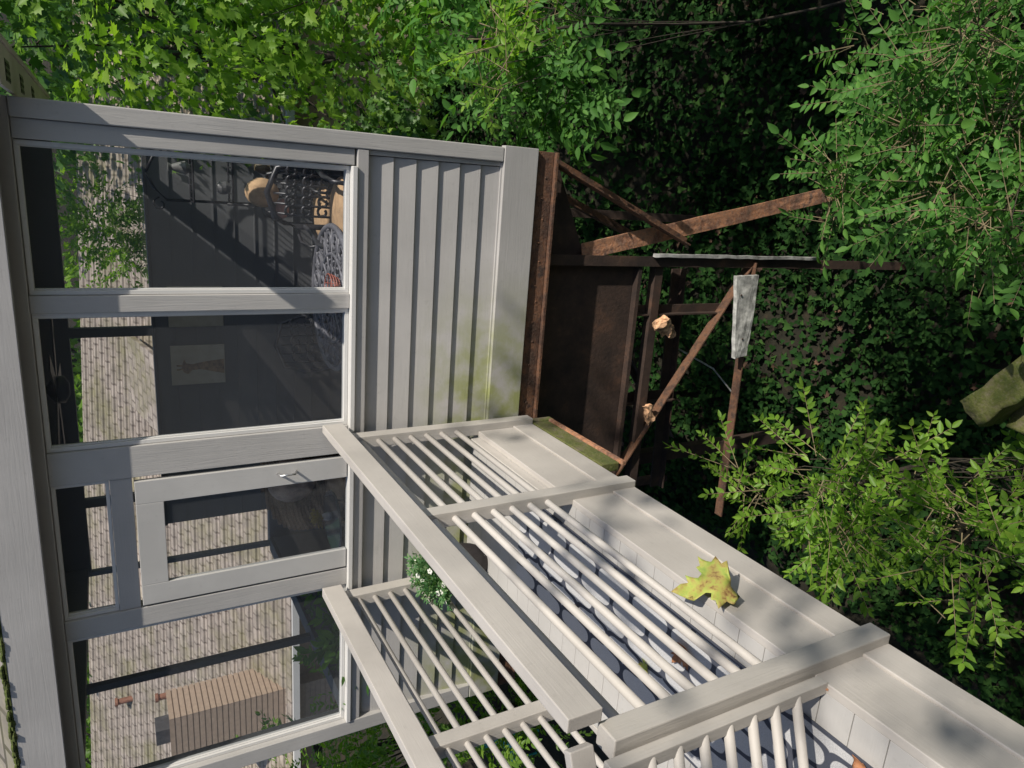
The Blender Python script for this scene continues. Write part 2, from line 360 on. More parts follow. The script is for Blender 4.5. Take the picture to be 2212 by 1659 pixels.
plant('privet_branch_shrub','slender shrub with pale bright sprays reaching out at the corner above the compound leaves','shrub',(2.3,4.9,G(2.3,4.9)),
  [(.95,4.8,-2.35,.3,.25,.22,16),(1.25,5.0,-2.9,.35,.3,.25,18),(.72,4.7,-2.45,.2,.2,.15,8)],'opp',WIDE,LEAF_S,.34,-.1,.012,parts=('stem','foliage'),stems=True)
plant('ash_sapling','leafy sapling with compound leaves rising over the foot of the steel posts','tree',(1.6,2.2,G(1.6,2.2)),
  [(.85,2.6,-4.4,.55,.6,.45,220),(.35,2.5,-4.35,.5,.45,.40,170),(-.05,2.2,-4.35,.35,.35,.3,85),(1.0,3.2,-4.7,.6,.5,.5,130),(.16,3.3,-4.35,.32,.3,.3,64)],'ash',WIDE,LEAF_D,.245,-.15,.025,limb=.3,stems=True)
plant('privet_shrub','bright sunlit shrub spreading under the outer edge of the walkway','shrub',(-1.9,2.6,G(-1.9,2.6)),
  [(-1.78,2.7,-4.1,.42,.4,.45,80),(-1.9,2.1,-4.35,.55,.55,.5,100),(-1.35,1.8,-4.9,.42,.4,.4,60),(-1.95,3.3,-4.0,.25,.25,.3,26),(-1.45,1.3,-4.2,.4,.5,.5,74),(-1.15,1.1,-4.6,.3,.3,.3,40)],'opp',OVAL,LEAF_S,.30,.25,.03,parts=('stem','foliage'),stems=True)
plant('yellow_green_tree','yellow green tree standing past the left end of the porch','tree',(-6.4,6.6,G(-6.4,6.6)),
  [(-6.2,6.4,-2.3,1.2,1.0,1.0,300),(-5.5,5.6,-3.3,.8,.8,.8,140),(-7.6,7,-1.8,1,.9,.8,140)],'opp',OVAL,LEAF_B,.38,-.2,.09)
plant('feathery_tree','feathery green tree seen through the right-hand window in front of the shingle roof','tree',(-1.1,10.4,G(-1.1,10.4)),
  [(-1.15,10.4,-.25,.62,.5,.42,150),(-.75,10.5,.0,.45,.4,.4,90)],'opp',OVAL,LEAF_B,.34,-.1,.04)
plant('added_shade_tree','round green tree added out of view to shade the slope under the porch','tree',(4.6,5.2,G(4.6,5.2)),  # unseen tree added to keep the sun off the ivy slope
  [(4.2,4.9,-3.0,1.4,1.5,1.7,360),(3.7,6.2,-3.6,1.2,1.4,1.6,240),(5.2,3.6,-4.2,1.5,1.6,1.5,240)],'mpl',MAPLE,LEAF_M,.46,-.4,.15)
plant('dapple_tree','tall sparse tree out of view, put in to dapple the walkway with shade','tree',(9.2,-2.6,G(9.2,-2.6)),  # out-of-view crown placed to throw dappled shade on the walkway
  [(7.2,-1.2,7.2,2.8,2.4,1.4,64),(8.4,-2.8,9.5,2.2,2.2,1.4,24)],'mpl',MAPLE,LEAF_M,.56,-.3,.18,limb=.25)
k=0
labs=['dense green tree on the far slope directly behind the porch','broad tree on the far slope at the right edge','dark tree on the slope seen past the porch corner','large bushy tree behind the shingled neighbouring roof','green tree behind the left end of the neighbouring roof','pale tree behind the middle of the neighbouring roof','tall tree on the hill right of the neighbouring roof','far left tree behind the tan chimney chase']
for (x,y,zc,r,n) in [(.2,14.5,-3.4,2.2,240),(5.6,12.5,.2,2.6,300),(3.4,15.0,-.8,3.0,330),(-5,21,2.2,3.2,240),(-12,20.5,2.4,3.2,240),(-8.5,22,2.8,3,220),(1.2,19,2.2,3.2,280),(-17,20,2.1,3.2,220)]:
    plant('background_tree',labs[k],'tree',(x,y,G(x,y)),[(x,y,zc,r,r*.7,r*.95,n),(x+r*.5,y-.5,zc-r*.7,r*.8,r*.6,r*.7,n//2)],'mpl',MAPLE,[LEAF_M,LEAF_B][k%2],.85,-.35,.2,group='trees beyond the porch',sub=20); k+=1
# ivy
n=56000; ix=rng.uniform(-4.6,5.5,n); iy=rng.uniform(1,13.5,n); keep=(np.sin(ix*1.7+1)*np.cos(iy*1.1)+rng.normal(0,.5,n))>-.85; ix=ix[keep];iy=iy[keep];n=len(ix)
p=np.stack([ix,iy,gz(ix,iy)+rng.uniform(.02,.22,n)],-1)
d=np.stack([rng.normal(0,1,n),rng.normal(-.3,1,n),rng.normal(-.2,.35,n)],-1); up=np.tile([0,-.25,1.],(n,1))+rng.normal(0,.35,(n,3))
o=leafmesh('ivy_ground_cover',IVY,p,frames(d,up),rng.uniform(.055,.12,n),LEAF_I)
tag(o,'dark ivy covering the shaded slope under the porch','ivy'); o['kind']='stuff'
n=500; ix=rng.uniform(-4,5,n); iy=rng.uniform(-.5,9,n); p=np.stack([ix,iy,gz(ix,iy)+rng.uniform(.05,.18,n)],-1)
o=leafmesh('leaf_litter',MAPLE,p,frames(rng.normal(0,1,(n,3)),np.tile([0,0,1.],(n,1))+rng.normal(0,.4,(n,3))),rng.uniform(.06,.12,n),LBD)
tag(o,'brown fallen leaves scattered over the ground','leaves'); o['kind']='stuff'
# ---------------------------------------------------------------- porch
W=4.5; x0=-4.12; x1=.25; yb=7.6; zs=-1.37; zt=.366; zf=-2.27
P=thing('enclosed_porch','grey painted clapboard porch with large dark glazed openings on steel stilts','porch',(x0/2,W,zf))
mb=MB(); zb=-2.385; e=.153; k=0; z=zb
while z<-1.47:
    zt_=min(z+e,-1.455); f=(zt_-z)/e
    mb.add([(x0+.1,W-.026,z),(x1-.13,W-.026,z),(x1-.13,W-.026+.024*f,zt_),(x0+.1,W-.026+.024*f,zt_),(x0+.1,W+.02,z),(x1-.13,W+.02,z),(x0+.1,W+.02,zt_),(x1-.13,W+.02,zt_)],[(0,1,2,3),(0,4,5,1),(3,2,7,6),(0,3,6,4),(1,5,7,2),(4,6,7,5)]); z+=e
mb.build('siding',PX,P)
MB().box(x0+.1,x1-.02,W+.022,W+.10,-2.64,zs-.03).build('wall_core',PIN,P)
MB().box(x0,x1+.012,W-.06,W-.002,-2.655,-2.392).build('skirt_board',PX,P,.004)
MB().box(x0,x1-.1,W-.035,W+.02,-2.40,-2.378).build('drip_strip',PX,P,.003)
MB().box(x1-.095,x1,W-.055,W+.06,-2.388,zt).build('corner_post',PZ,P,.006)
MB().box(x1-.195,x1-.097,W-.035,W+.05,zs-.0,zt).build('corner_post',PZ,P,.006)
MB().box(x1-.125,x1-.097,W-.03,W+.02,-2.385,zs-.09).build('corner_trim',PZ,P,.003)
MB().box(x0,x0+.12,W-.055,W+.06,-2.388,zt).build('corner_post',PZ,P,.006)
MB().box(x0+.12,x1-.097,W-.05,W+.03,-1.455,zs-.012).build('sill_board',PX,P,.005)
MB().box(x0+.12,x1-.2,W-.068,W+.02,zs-.01,zs+.022).build('window_sill',WH,P,.004)
for a,b in ((-.83,-.735),(-1.822,-1.625),(-2.83,-2.70)):
    MB().box(a,b,W-.03,W+.07,zs+.024,zt).build('mullion_post',PZ,P,.004)
MB().box(x0,x1,W-.045,W+.09,zt+.002,.62).build('header_beam',PX,P,.005)
def window(name,a,b,c,d,fw=.024,m=WH,y=W,gl=GLASS):
    f=MB(); f.box(a,a+fw,y-.01,y+.045,c,d).box(b-fw,b,y-.01,y+.045,c,d).box(a+fw,b-fw,y-.01,y+.045,c,c+fw).box(a+fw,b-fw,y-.01,y+.045,d-fw,d)
    f.box(a+fw,a+fw+.008,y+.004,y+.03,c+fw,d-fw).box(b-fw-.008,b-fw,y+.004,y+.03,c+fw,d-fw)
    o=f.build(name,m,P,.002); MB().box(a+fw+.001,b-fw-.001,y+.016,y+.019,c+fw+.001,d-fw-.001).build('pane',gl,o); return o
window('window',-.733,.050,zs+.024,zt-.002)
window('window',-1.623,-.832,zs+.024,zt-.002)
window('window',x0+.122,-2.832,zs+.024,zt-.002)
window('transom_window',-2.698,-1.824,.075,zt-.002,.02)
MB().box(-2.698,-1.824,W-.02,W+.06,-.045,.073).build('door_header',PX,P,.004)
a,b=-2.684,-1.85; c=zs+.03; d=-.055; gl0,gl1=-2.546,-1.998
dm=MB(); dm.box(a,gl0,W-.035,W+.005,c,d).box(gl1,b,W-.035,W+.005,c,d).box(gl0,gl1,W-.035,W+.005,-.207,d)
dr=dm.build('door',PDOOR,P,.003)
MB().box(gl0+.001,gl1-.001,W-.018,W-.014,c,-.208).build('pane',GLASS,dr)
h=MB(); h.tube([(b-.06,W-.036,-1.00),(b-.06,W-.075,-.985),(b-.06,W-.08,-.94),(b-.06,W-.075,-.895),(b-.06,W-.036,-.88)],.008,8); h.build('handle',STEEL,dr,smooth_=True)
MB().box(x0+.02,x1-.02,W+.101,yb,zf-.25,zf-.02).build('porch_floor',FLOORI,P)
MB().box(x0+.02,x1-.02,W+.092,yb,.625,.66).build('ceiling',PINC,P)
xb=-3.66
bw=MB(); bw.box(xb,x1,yb,yb+.1,zf-.3,-.345); bw.box(x0,xb,yb,yb+.1,zf-.3,-1.40); bw.box(x0,x1,yb,yb+.1,.345,.66)
for q in (-1.60,-3.32,x1-.1): bw.box(q-.045,q+.045,yb,yb+.06,-.345,.345)
bw.box(x0,x0+.05,yb,yb+.06,-1.40,.345)
for q in np.arange(zf,-.4,.19): bw.box(xb+.01,x1-.1,yb-.012,yb,q,q+.012)
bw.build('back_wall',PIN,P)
MB().box(xb,x1-.1,yb-.04,yb-.013,-.375,-.346).build('back_sill',PINC,P)
MB().box(x0,x0+.1,W+.1,yb-.002,zf-.3,-1.43).build('side_wall',PIN,P)
MB().box(x0,x0+.1,W+.1,yb-.002,.37,.62).build('side_header',PIN,P)
lf=MB()
for q in (4.66,5.72): lf.box(x0+.0,x0+.06,q-.028,q+.028,-1.428,.368)
lf.box(x0-.02,x0+.13,W+.11,yb-.05,-1.428,-1.39)
lf.build('side_window_frame',PINC,P)
MB().box(x1-.1,x1,W+.061,yb-.002,zf-.3,-1.39).build('side_wall',PX,P)
MB().box(x1-.1,x1,W+.1,yb-.002,.37,.62).build('side_header',PX,P)
for q in (5.6,6.6): MB().box(x1-.1,x1,q-.05,q+.05,-1.388,.368).build('side_post',PX,P)
rf=MB(); ze=.66; ye=W-.18; pt=math.tan(R(24)); yr=6.2
rf.add([(x0-.4,ye,ze),(x1+.3,ye,ze),(x1+.3,yr,ze+(yr-ye)*pt),(x0-.4,yr,ze+(yr-ye)*pt),(x1+.3,yb+.3,ze+.1),(x0-.4,yb+.3,ze+.1)],[(0,1,2,3),(3,2,4,5)])
ro=rf.build('roof',SHIN,P)
def uvproj(o,ax=0,ay=1,sy=1.0):
    me=o.data; uv=me.uv_layers.new(name='UVMap')
    for l in me.loops:
        c=me.vertices[l.vertex_index].co; uv.data[l.index].uv=(c[ax],c[ay]*sy)
uvproj(ro,0,1,1.1)
MB().box(x0-.4,x1+.30,ye-.02,ye+.02,.42,.645).build('fascia',PX,ro,.004)
MB().box(x0-.4,x1+.30,ye+.021,W-.05,.60,.622).build('soffit',PX,ro)
sf=MB(); sf.box(x1+.012,x1+.20,3.9,7.8,.335,.355).box(x1+.2,x1+.225,3.9,7.8,.325,.50)
sf.build('side_soffit',PY,ro,.003)
for y_ in (4.15,4.9,5.7):
    vt=MB(); vt.box(x1+.045,x1+.14,y_-.01,y_+.185,.3325,.3345)
    for i in range(6):
        for j in range(3): vt.box(x1+.05+.03*j,x1+.065+.03*j,y_+i*.03,y_+i*.03+.015,.330,.3324)
    vt.build('soffit_vent',IRON,ro)
ms=MB(); ms.box(x0-.4,-.9,ye-.022,ye+.01,ze-.014,ze-.006)
for i in range(520):
    x=random.uniform(x0-.4,-.9); r=random.uniform(.006,.016)*(1.3 if x<-2.5 else .7); ms.ell((x,ye-.012+random.uniform(-.01,.03),ze+random.uniform(-.012,.010)),(r*1.8,r,r*.7),6,4)
ms.build('moss',plain('eave_moss',(.07,.09,.02),1,0,.5,40),ro)
# ---------------------------------------------------------------- steel support frame
S=thing('steel_support_frame','rusty riveted steel posts, braces and plate carrying the porch','steel frame',(-1,4.7,G(-.4,4.6)))
bm_=MB(); bm_.box(x0,x1-.0,W-.03,W+.08,-2.80,-2.662).box(x0,x1,W-.06,W+.12,-2.825,-2.803); bm_.build('edge_beam',RUST,S,.003)
for i in range(15): MB().ell((x0+2.1+i*.15+random.uniform(-.02,.02),W-.031,-2.735+.01*math.sin(i*3)),(.008,.005,.008),8,5).build('rivet',RUST,S)
MB().box(-2.6,-.56,W+.16,W+.18,-3.78,-2.83).build('web_plate',RUSTD,S)
MB().box(-2.6,-.56,W+.10,W+.24,-3.82,-3.785).build('plate_flange',RUSTD,S)
ga=MB(); ga.add([(x1-.02,W+.2,-2.83),(-.55,W+.2,-2.83),(-.5,W+.2,-3.3),(x1-.1,W+.2,-3.0)],[(0,1,2,3)]); ga.add([(x1-.02,W+.21,-2.83),(-.55,W+.21,-2.83),(-.5,W+.21,-3.3),(x1-.1,W+.21,-3.0)],[(3,2,1,0)]); ga.build('gusset_plate',RUSTD,S)
col=MB(); col.box(-.55,-.47,W+.085,W+.10,G(-.5,4.6)-.2,-2.83).box(-.515,-.503,W+.10,W+.18,G(-.5,4.6)-.2,-2.83); col.build('column',RUSTD,S)
roughen(MB().box(-.468,-.440,W+.05,W+.083,-5.9,-3.9).build('side_board',plain('grey_strip',(.30,.30,.29),.9,0,.5),S,label='narrow grey weathered board strapped to the rusty column'),14,.008)
def flat(a,b,w,t=.02):
    a=Vector(a);b=Vector(b);d=(b-a).normalized(); n=Vector((d.z,0,-d.x))*w/2; y=Vector((0,t,0)); m=MB()
    m.add([a-n,b-n,b+n,a+n,a-n+y,b-n+y,b+n+y,a+n+y],[(0,3,2,1),(4,5,6,7),(0,1,5,4),(1,2,6,5),(2,3,7,6),(3,0,4,7)])
    k=n.normalized()*.012; a2=a+n; b2=b+n; y2=Vector((0,.07,0))
    m.add([a2,b2,b2-k,a2-k,a2-y2,b2-y2,b2-k-y2,a2-k-y2],[(0,3,2,1),(4,5,6,7),(0,1,5,4),(1,2,6,5),(2,3,7,6),(3,0,4,7)])
    return m
flat((.21,W+.08,-2.84),(-.34,W+.10,-4.25),.06).build('brace',RUST,S)
flat((.05,6,-3.6),(-.42,6.0,-4.85),.08).build('brace',RUST,S)
flat((-.50,W+.15,-5.12),(-2.5,W+.15,-3.75),.06).build('brace',RUST,S)
flat((-2.55,5.6,-5.3),(-.75,5.6,-3.9),.07).build('brace',RUSTD,S)
flat((-2.7,W+.35,-4.5),(-.6,W+.35,-4.42),.10).build('cross_rail',RUSTD,S)
ib=MB(); A=Vector((-.45,4.62,-3.22)); B=Vector((.20,4.77,-6.4)); dd=(B-A).normalized(); nn=Vector((dd.z,0,-dd.x)).normalized()
ib.bar(A,B,.012,.07,(1,0,0)) ; 
for s in (-1,1): ib.bar(A+nn*.036*s,B+nn*.036*s,.012,.06,nn) 
roughen(ib.build('leaning_beam',RUSTL,S),12,.006,sm=False)
flat((-.93,W+.2,-3.84),(-.93,W+.2,-5.0),.08).build('hanger',RUSTD,S)
flat((-1.75,W+.3,-3.84),(-1.75,W+.3,-4.5),.09).build('hanger',RUSTD,S)
flat((-.5,W+.12,-5.10),(-3.0,W+.12,-5.18),.07).build('cross_rail',RUST,S)
roughen(MB().add([(-.60,W+.00,-5.07),(-1.34,W+.00,-5.08),(-1.36,W+.00,-4.93),(-.62,W+.00,-4.80),(-.60,W+.04,-5.07),(-1.34,W+.04,-5.08),(-1.36,W+.04,-4.93),(-.62,W+.04,-4.80)],[(0,3,2,1),(4,5,6,7),(0,1,5,4),(1,2,6,5),(2,3,7,6),(3,0,4,7)]).build('splice_board',GREYW,S,label='short weathered white board bolted to the steel cross rail'),8,.010,8,False)
for q in ((-.78,-4.88),(-1.18,-4.98)): MB().ell((q[0],W-.008,q[1]),(.010,.006,.010),8,5).build('bolt',RUSTD,S)
MB().box(-2.9,-.5,W+.12,W+.2,-4.06,-3.98).build('lower_rail',RUSTD,S)
for (a_,b_,w_,h_) in (((-1.00,4.56,-4.04),(-1.10,4.60,-4.17),.07,.12),((-1.08,4.58,-4.17),(-1.14,4.60,-4.23),.05,.07),((-1.76,4.58,-4.05),(-1.92,4.60,-4.10),.06,.05)):
    roughen(MB().bar(a_,b_,w_,h_).build('packing_block',PALEL,S,label='pale broken wood fragment wedged under the lower rail'),5,.03,16,False)
MB().tube([(-1.35,5.0,-4.65),(-1.6,5.0,-5.2),(-1.9,5.0,-5.55)],.008,6).build('thin_conduit',GREYW,S)
MB().box(-2.62,-2.50,5.2,5.32,-7.6,-2.7).build('rear_column',RUSTD,S)
MB().box(-.3,-.2,7.3,7.4,-7.0,-2.6).build('rear_column',RUSTD,S)
MB().box(x0+.1,x0+.2,7.3,7.4,-7.0,-2.6).build('rear_column',RUSTD,S)
for q in np.arange(-3.8,.2,.42): MB().box(q,q+.05,W+.22,yb,-2.80,-2.53).build('floor_joist',RUSTD,S)
# ---------------------------------------------------------------- walkway
Wk=thing('walkway','raised painted plank walkway leading from the house to the porch','walkway',(-2.3,2.5,zf))
xo=-1.72; xi=-2.95; yn=-1.55
dk=MB(); y=yn
while y<4.41:
    dk.box(xi,xo-.042,y,min(y+.137,4.42),zf-.03,zf); y+=.14
dk.build('deck_planks',PD,Wk,.002)
MB().box(xo-.04,xo,yn,4.42,-2.55,zf+.004).build('outer_board',PY,Wk,.004)
MB().box(xo-.034,xo+.012,yn,4.42,-2.72,-2.553).build('lower_board',PY,Wk,.004)
MB().box(xi-.04,xi-.002,yn,4.42,-2.72,zf+.004).build('inner_board',PY,Wk,.004)
MB().box(xo-.10,xo-.043,3.21,4.32,zf+.002,zf+.07).build('kick_strip',PY,Wk,.004)
for q in (-2.2,-2.6): MB().box(q,q+.05,yn,4.34,-2.55,zf-.032).build('joist',MOSS,Wk)
MB().box(-2.9,-1.70,4.36,4.43,-2.93,-2.725).build('ledger_beam',MOSS,Wk,.006)
MB().box(-1.76,-1.70,3.45,4.34,-2.865,-2.725).build('mossy_beam',MOSS,Wk,.006)
MB().box(-1.71,-1.685,3.42,4.34,-2.895,-2.868).build('rusty_edge_angle',RUSTL,Wk)
MB().box(-2.3,-1.8,3.30,3.36,-2.90,-2.73).build('cross_beam',MOSS,Wk,.005)
def railing(name,label,xp,xr,posts,y0,y1,zp,zr=-1.165,nrod=7,z0=-1.40,z1=-2.09):
    t=thing(name,label,'railing',((xp[0]+xp[1])/2,(y0+y1)/2,zf),'walkway railings')
    MB().box(xr[0],xr[1],y0,y1,zr-.135,zr).build('top_rail',PY,t,.004)
    MB().box(xr[0]-.045,xr[0]-.002,y0+.05,y1-.01,zr-.17,zr-.03).build('sub_rail',PY,t,.003)
    for (a,b) in posts: MB().box(xp[0],xp[1],a,b,zp,zr-.137).build('post',PW,t,.005)
    xm=(xp[0]+xp[1])/2
    for k in range(nrod):
        z=z0+(z1-z0)*k/(nrod-1); MB().tube([(xm,y0+.03,z),(xm,y1-.02,z)],.0185,14).build('rod',PROD,t,smooth_=True)
    return t
railing('railing','near right-hand railing of horizontal rods between the walkway and the drop',(-1.75,-1.665),(-1.65,-1.595),((4.33,4.42),(3.10,3.19),(1.425,1.52)),1.50,4.44,-2.72)
railing('railing','far left-hand railing of horizontal rods across the walkway',(-2.94,-2.85),(-2.87,-2.805),((4.33,4.42),(2.80,2.89),(1.2,1.29),(-.4,-.31)),-1.4,4.44,-2.72)
t=thing('railing','short railing section turning inward from the nearest walkway post','railing',(-1.9,1.3,zf),'walkway railings')
ang=R(70); D=Vector((-math.sin(ang),-math.cos(ang),0)); s0=Vector((-1.73,1.385,0))
for k in range(7):
    z=-1.42-.115*k; MB().tube([s0+Vector((0,0,z)),s0+D*.62+Vector((0,0,z))],.0185,14).build('rod',PROD,t,smooth_=True)
MB().bar(s0+Vector((0.03,.10,-1.205)),s0+D*.66+Vector((0,0,-1.205)),.04,.09).build('top_rail',PY,t,.004)
MB().box(-1.765,-1.712,1.368,1.415,zf+.002,-1.255).build('post',PW,t,.004)
e_=s0+D*.66; MB().box(e_.x-.045,e_.x+.045,e_.y-.045,e_.y+.045,zf+.002,-1.255).build('post',PW,t,.005)
me=MB(); me.box(-.335,.335,-1.9,1.9,0,.008); rg=me.build('rug',RUG); rg.location=(-2.24,1.75,zf+.002); tag(rg,'pale grey outdoor runner rug with dark trellis pattern on the walkway','rug')
# pot with flowers
t=thing('flower_pot','dark woven pot of white flowers on the walkway by the porch wall','potted plant',(-2.66,4.16,zf))
pm=MB(); pm.lathe((-2.66,4.16,zf),[(.10,.002),(.13,.08),(.155,.2),(.165,.26),(.175,.27),(.175,.29),(.15,.29),(.145,.25)],28); pm.build('pot',DARKW,t,smooth_=True)
n=190; dd_=rng.normal(0,1,(n,3)); dd_[:,2]=abs(dd_[:,2])*.9; tc=np.array([-2.66,4.14,zf+.31])+dd_/np.linalg.norm(dd_,axis=1,keepdims=True)*rng.uniform(.03,.15,(n,1))
pos,Rl,sz=leaves_from_twigs(tc,dd_,np.full(n,.13),'opp',OVAL); leafmesh('foliage',OVAL,pos,Rl,sz*1.2,LEAF_P,t)
for i in range(18):
    fl=MB(); d_=Vector((random.gauss(0,1),random.gauss(-.6,1),abs(random.gauss(0,1))+.2)).normalized(); c_=Vector((-2.66,4.14,zf+.31))+d_*random.uniform(.18,.24)
    for q in range(5):
        a_=q*1.2566; fl.ell(c_+Vector((math.cos(a_)*.012,math.sin(a_)*.010,math.sin(a_)*.008)),(.011,.011,.005),6,4)
    fl.build('flower',PETAL,t)
def bigleaf(name,label,loc,rot,size,m,curl=.2):
    out=[(0,-.02),(.10,.02),(.34,-.06),(.30,.06),(.50,.10),(.42,.20),(.58,.40),(.42,.40),(.40,.48),(.26,.42),(.20,.50),(.26,.72),(.14,.70),(.12,.84),(0,1.05)]
    full=out+[(-x,y) for x,y in out[1:-1][::-1]]
    bmq=bmesh.new(); vs=[bmq.verts.new((x*size,y*size,0)) for x,y in full]; bmq.faces.new(vs); bmesh.ops.triangulate(bmq,faces=bmq.faces[:])
    bmesh.ops.subdivide_edges(bmq,edges=bmq.edges[:],cuts=2,use_grid_fill=True)
    for v in bmq.verts: v.co.z+=size*(curl*(abs(v.co.x)/size)**1.3+.07*math.sin(v.co.y/size*7+v.co.x/size*5)-.12*(v.co.y/size)**2)
    mm=bpy.data.meshes.new(name); bmq.to_mesh(mm); bmq.free(); mm.materials.append(m); mm.polygons.foreach_set('use_smooth',[True]*len(mm.polygons))
    o=bpy.data.objects.new(name,mm); C.objects.link(o); o.location=loc; o.rotation_euler=rot; 
    sm=o.modifiers.new('s','SOLIDIFY'); sm.thickness=.0012
    return tag(o,label,'leaf')
bigleaf('maple_leaf','large yellow green maple leaf caught on the outer walkway rods',(-1.635,1.97,-2.35),(R(70),R(20),R(68)),.255,LY,.22)
bigleaf('dry_leaf','orange brown curled leaf lying on the rug near the large maple leaf',(-2.02,2.06,zf+.03),(R(8),R(-12),R(60)),.13,LBR,.5)
bigleaf('dry_leaf','small brown leaf on the far part of the rug',(-2.33,2.95,zf+.02),(R(5),R(10),R(160)),.06,LBR,.5)
bigleaf('dry_leaf','small yellow leaf in the middle of the rug',(-2.3,2.3,zf+.02),(R(5),R(10),R(20)),.08,LY,.4)
bigleaf('dry_leaf','brown leaf on the planks beyond the nearest post',(-1.95,1.12,zf+.03),(R(12),R(5),R(-40)),.10,LBR,.5)
bigleaf('dry_leaf','curled brown leaf wedged at the foot of the nearest post',(-1.73,1.38,-2.28),(R(40),R(5),R(80)),.045,LBR,.6)
# mossy timber corner
t=thing('mossy_timber_corner','chunky mossy timber corner piece standing on a stub post at the right edge','timber frame',(-1.1,2.1,G(-1.1,2.1)))
roughen(MB().bar((-1.10,2.16,-4.5),(-.42,1.66,-4.5),.18,.24).build('timber',MOSS,t),9,.018)
roughen(MB().bar((-1.06,2.02,-4.66),(-1.16,1.45,-4.66),.18,.18).build('timber',MOSS,t),9,.012)
MB().box(-1.10,-.94,1.94,2.10,-7.7,-4.68).build('timber_post',MOSS,t,.012)
# ---------------------------------------------------------------- interior furniture
FZ=zf-.02
def scroll(mb,c,r,a0,a1,plane,rad=.009):
    pts=[]
    for i in range(13):
        f=i/12; a=a0+(a1-a0)*f; rr=r*(1-.55*f); u,v=plane; pts.append(Vector(c)+Vector(u)*math.cos(a)*rr+Vector(v)*math.sin(a)*rr)
    mb.tube(pts,rad,6)
def iron_table(x,y,r,label):
    t=thing('round_table',label,'table',(x,y,FZ)); zt_=FZ+.80
    m=MB(); ring=lambda rr,z,rad: m.tube([(x+rr*math.cos(i*math.pi/20),y+rr*math.sin(i*math.pi/20),z) for i in range(40)],rad,6,True)
    ring(r,zt_,.024); ring(r*.62,zt_,.014); ring(r*.25,zt_,.014); m.lathe((x,y,zt_-.01),[(.07,0),(.07,.02)],16)
    for i in range(16):
        a=i*math.pi/8; u=(math.cos(a),math.sin(a),0); v=(-math.sin(a),math.cos(a),0)
        m.tube([(x+math.cos(a)*r*.1,y+math.sin(a)*r*.1,zt_),(x+math.cos(a)*r,y+math.sin(a)*r,zt_)],.011,6)
        c=(x+math.cos(a+.196)*r*.81,y+math.sin(a+.196)*r*.81,zt_); scroll(m,c,r*.15,0,5.5,(u,v),.013); scroll(m,c,r*.15,math.pi,math.pi+5.5,(u,v),.013)
        c=(x+math.cos(a+.196)*r*.45,y+math.sin(a+.196)*r*.45,zt_); scroll(m,c,r*.09,0,5.5,(u,v))
    m.build('tabletop',IRONT,t,smooth_=True)
    MB().lathe((x,y,zt_-.045),[(r*.97,0),(r*.97,.015)],36).build('tabletop_base',IROND,t)
    for i in range(4):
        a=i*math.pi/2+.6; MB().tube([(x+math.cos(a)*.3,y+math.sin(a)*.3,zt_-.05),(x+math.cos(a)*.18,y+math.sin(a)*.18,zt_-.3),(x+math.cos(a)*.38,y+math.sin(a)*.38,FZ+.01)],.018,8).build('leg',IRON,t,smooth_=True)
iron_table(-.92,5.40,.54,'round black cast iron table with pierced scroll top inside the porch')
def iron_chair(x,y,rot,label,cush,high=False,h=0,th=1):
    t=thing('patio_chair',label,'chair',(x,y,FZ)); cr,sr=math.cos(rot),math.sin(rot)
    def Q(a,b,c): return Vector((x+a*cr-b*sr,y+a*sr+b*cr,FZ+c+(h if c>.1 else 0)))
    m=MB(); m.tube([Q(-.25,-.22,.43),Q(.25,-.22,.43),Q(.24,.22,.43),Q(-.24,.22,.43)],.014,6,True); m.build('seat_frame',IRONC,t)
    for a in (-.24,.24):
        for b in (-.2,.2): MB().tube([Q(a,b,.43),Q(a*1.05,b*1.1,.2),Q(a*1.12,b*1.3,.0)],[.016,.012,.014],6).build('leg',IRONC,t,smooth_=True)
        MB().tube([Q(a,-.2,.43),Q(a*1.1,-.22,.62),Q(a*1.12,-.1,.67),Q(a*1.1,.18,.66),Q(a,.24,.7)],.015*th,6).build('armrest',IRONC,t,smooth_=True)
    b=MB(); b.tube([Q(-.24,.22,.43),Q(-.26,.27,.75),Q(-.2,.30,.92),Q(0,.31,.99),Q(.2,.30,.92),Q(.26,.27,.75),Q(.24,.22,.43)],.019*th,6)
    u=Vector((cr,sr,0)); v=Vector((0,0,1))
    for i in range(5):
        a=-.16+.08*i; b.tube([Q(a,.235,.45),Q(a*1.05,.27,.7),Q(a,.30,.94)],.008*th,6)
        for z in (.55,.68,.81): scroll(b,Q(a+.03,.265,z),.05,0,5.5,(u,v),.009*th); 
    b.build('backrest',IRONC,t,smooth_=True)
    c=MB(); c.ell(Q(0,-.02,.485),(.25,.25,.065),20,8); c.build('cushion',cush,t,smooth_=True)
    if high:
        c=MB(); c.ell(Q(.06,.20,.98),(.13,.09,.15),18,10); c.build('head_cushion',cush,t,smooth_=True)
        c=MB(); c.ell(Q(-.07,.17,.80),(.09,.05,.06),18,10); c.build('back_pillow',PINK,t,smooth_=True)
iron_chair(-.26,5.72,R(-15),'black scrollwork chair at the right side of the round table',TAN,h=.16,th=1.35)
iron_chair(-.34,6.75,R(-20),'tan cushioned iron armchair behind the round table',TAN,True,h=.04)
iron_chair(-1.45,6.3,R(20),'dark iron chair with orange cushion left of the round table',ORANGE)
t=MB(); bz=FZ+.83; bx_,by_=-.80,5.15
for k,(r_,z_) in enumerate(((.07,0),(.085,.025),(.095,.045),(.10,.065))): t.tube([(bx_+r_*math.cos(i*math.pi/12),by_+r_*math.sin(i*math.pi/12),bz+z_) for i in range(24)],.004,6,True)
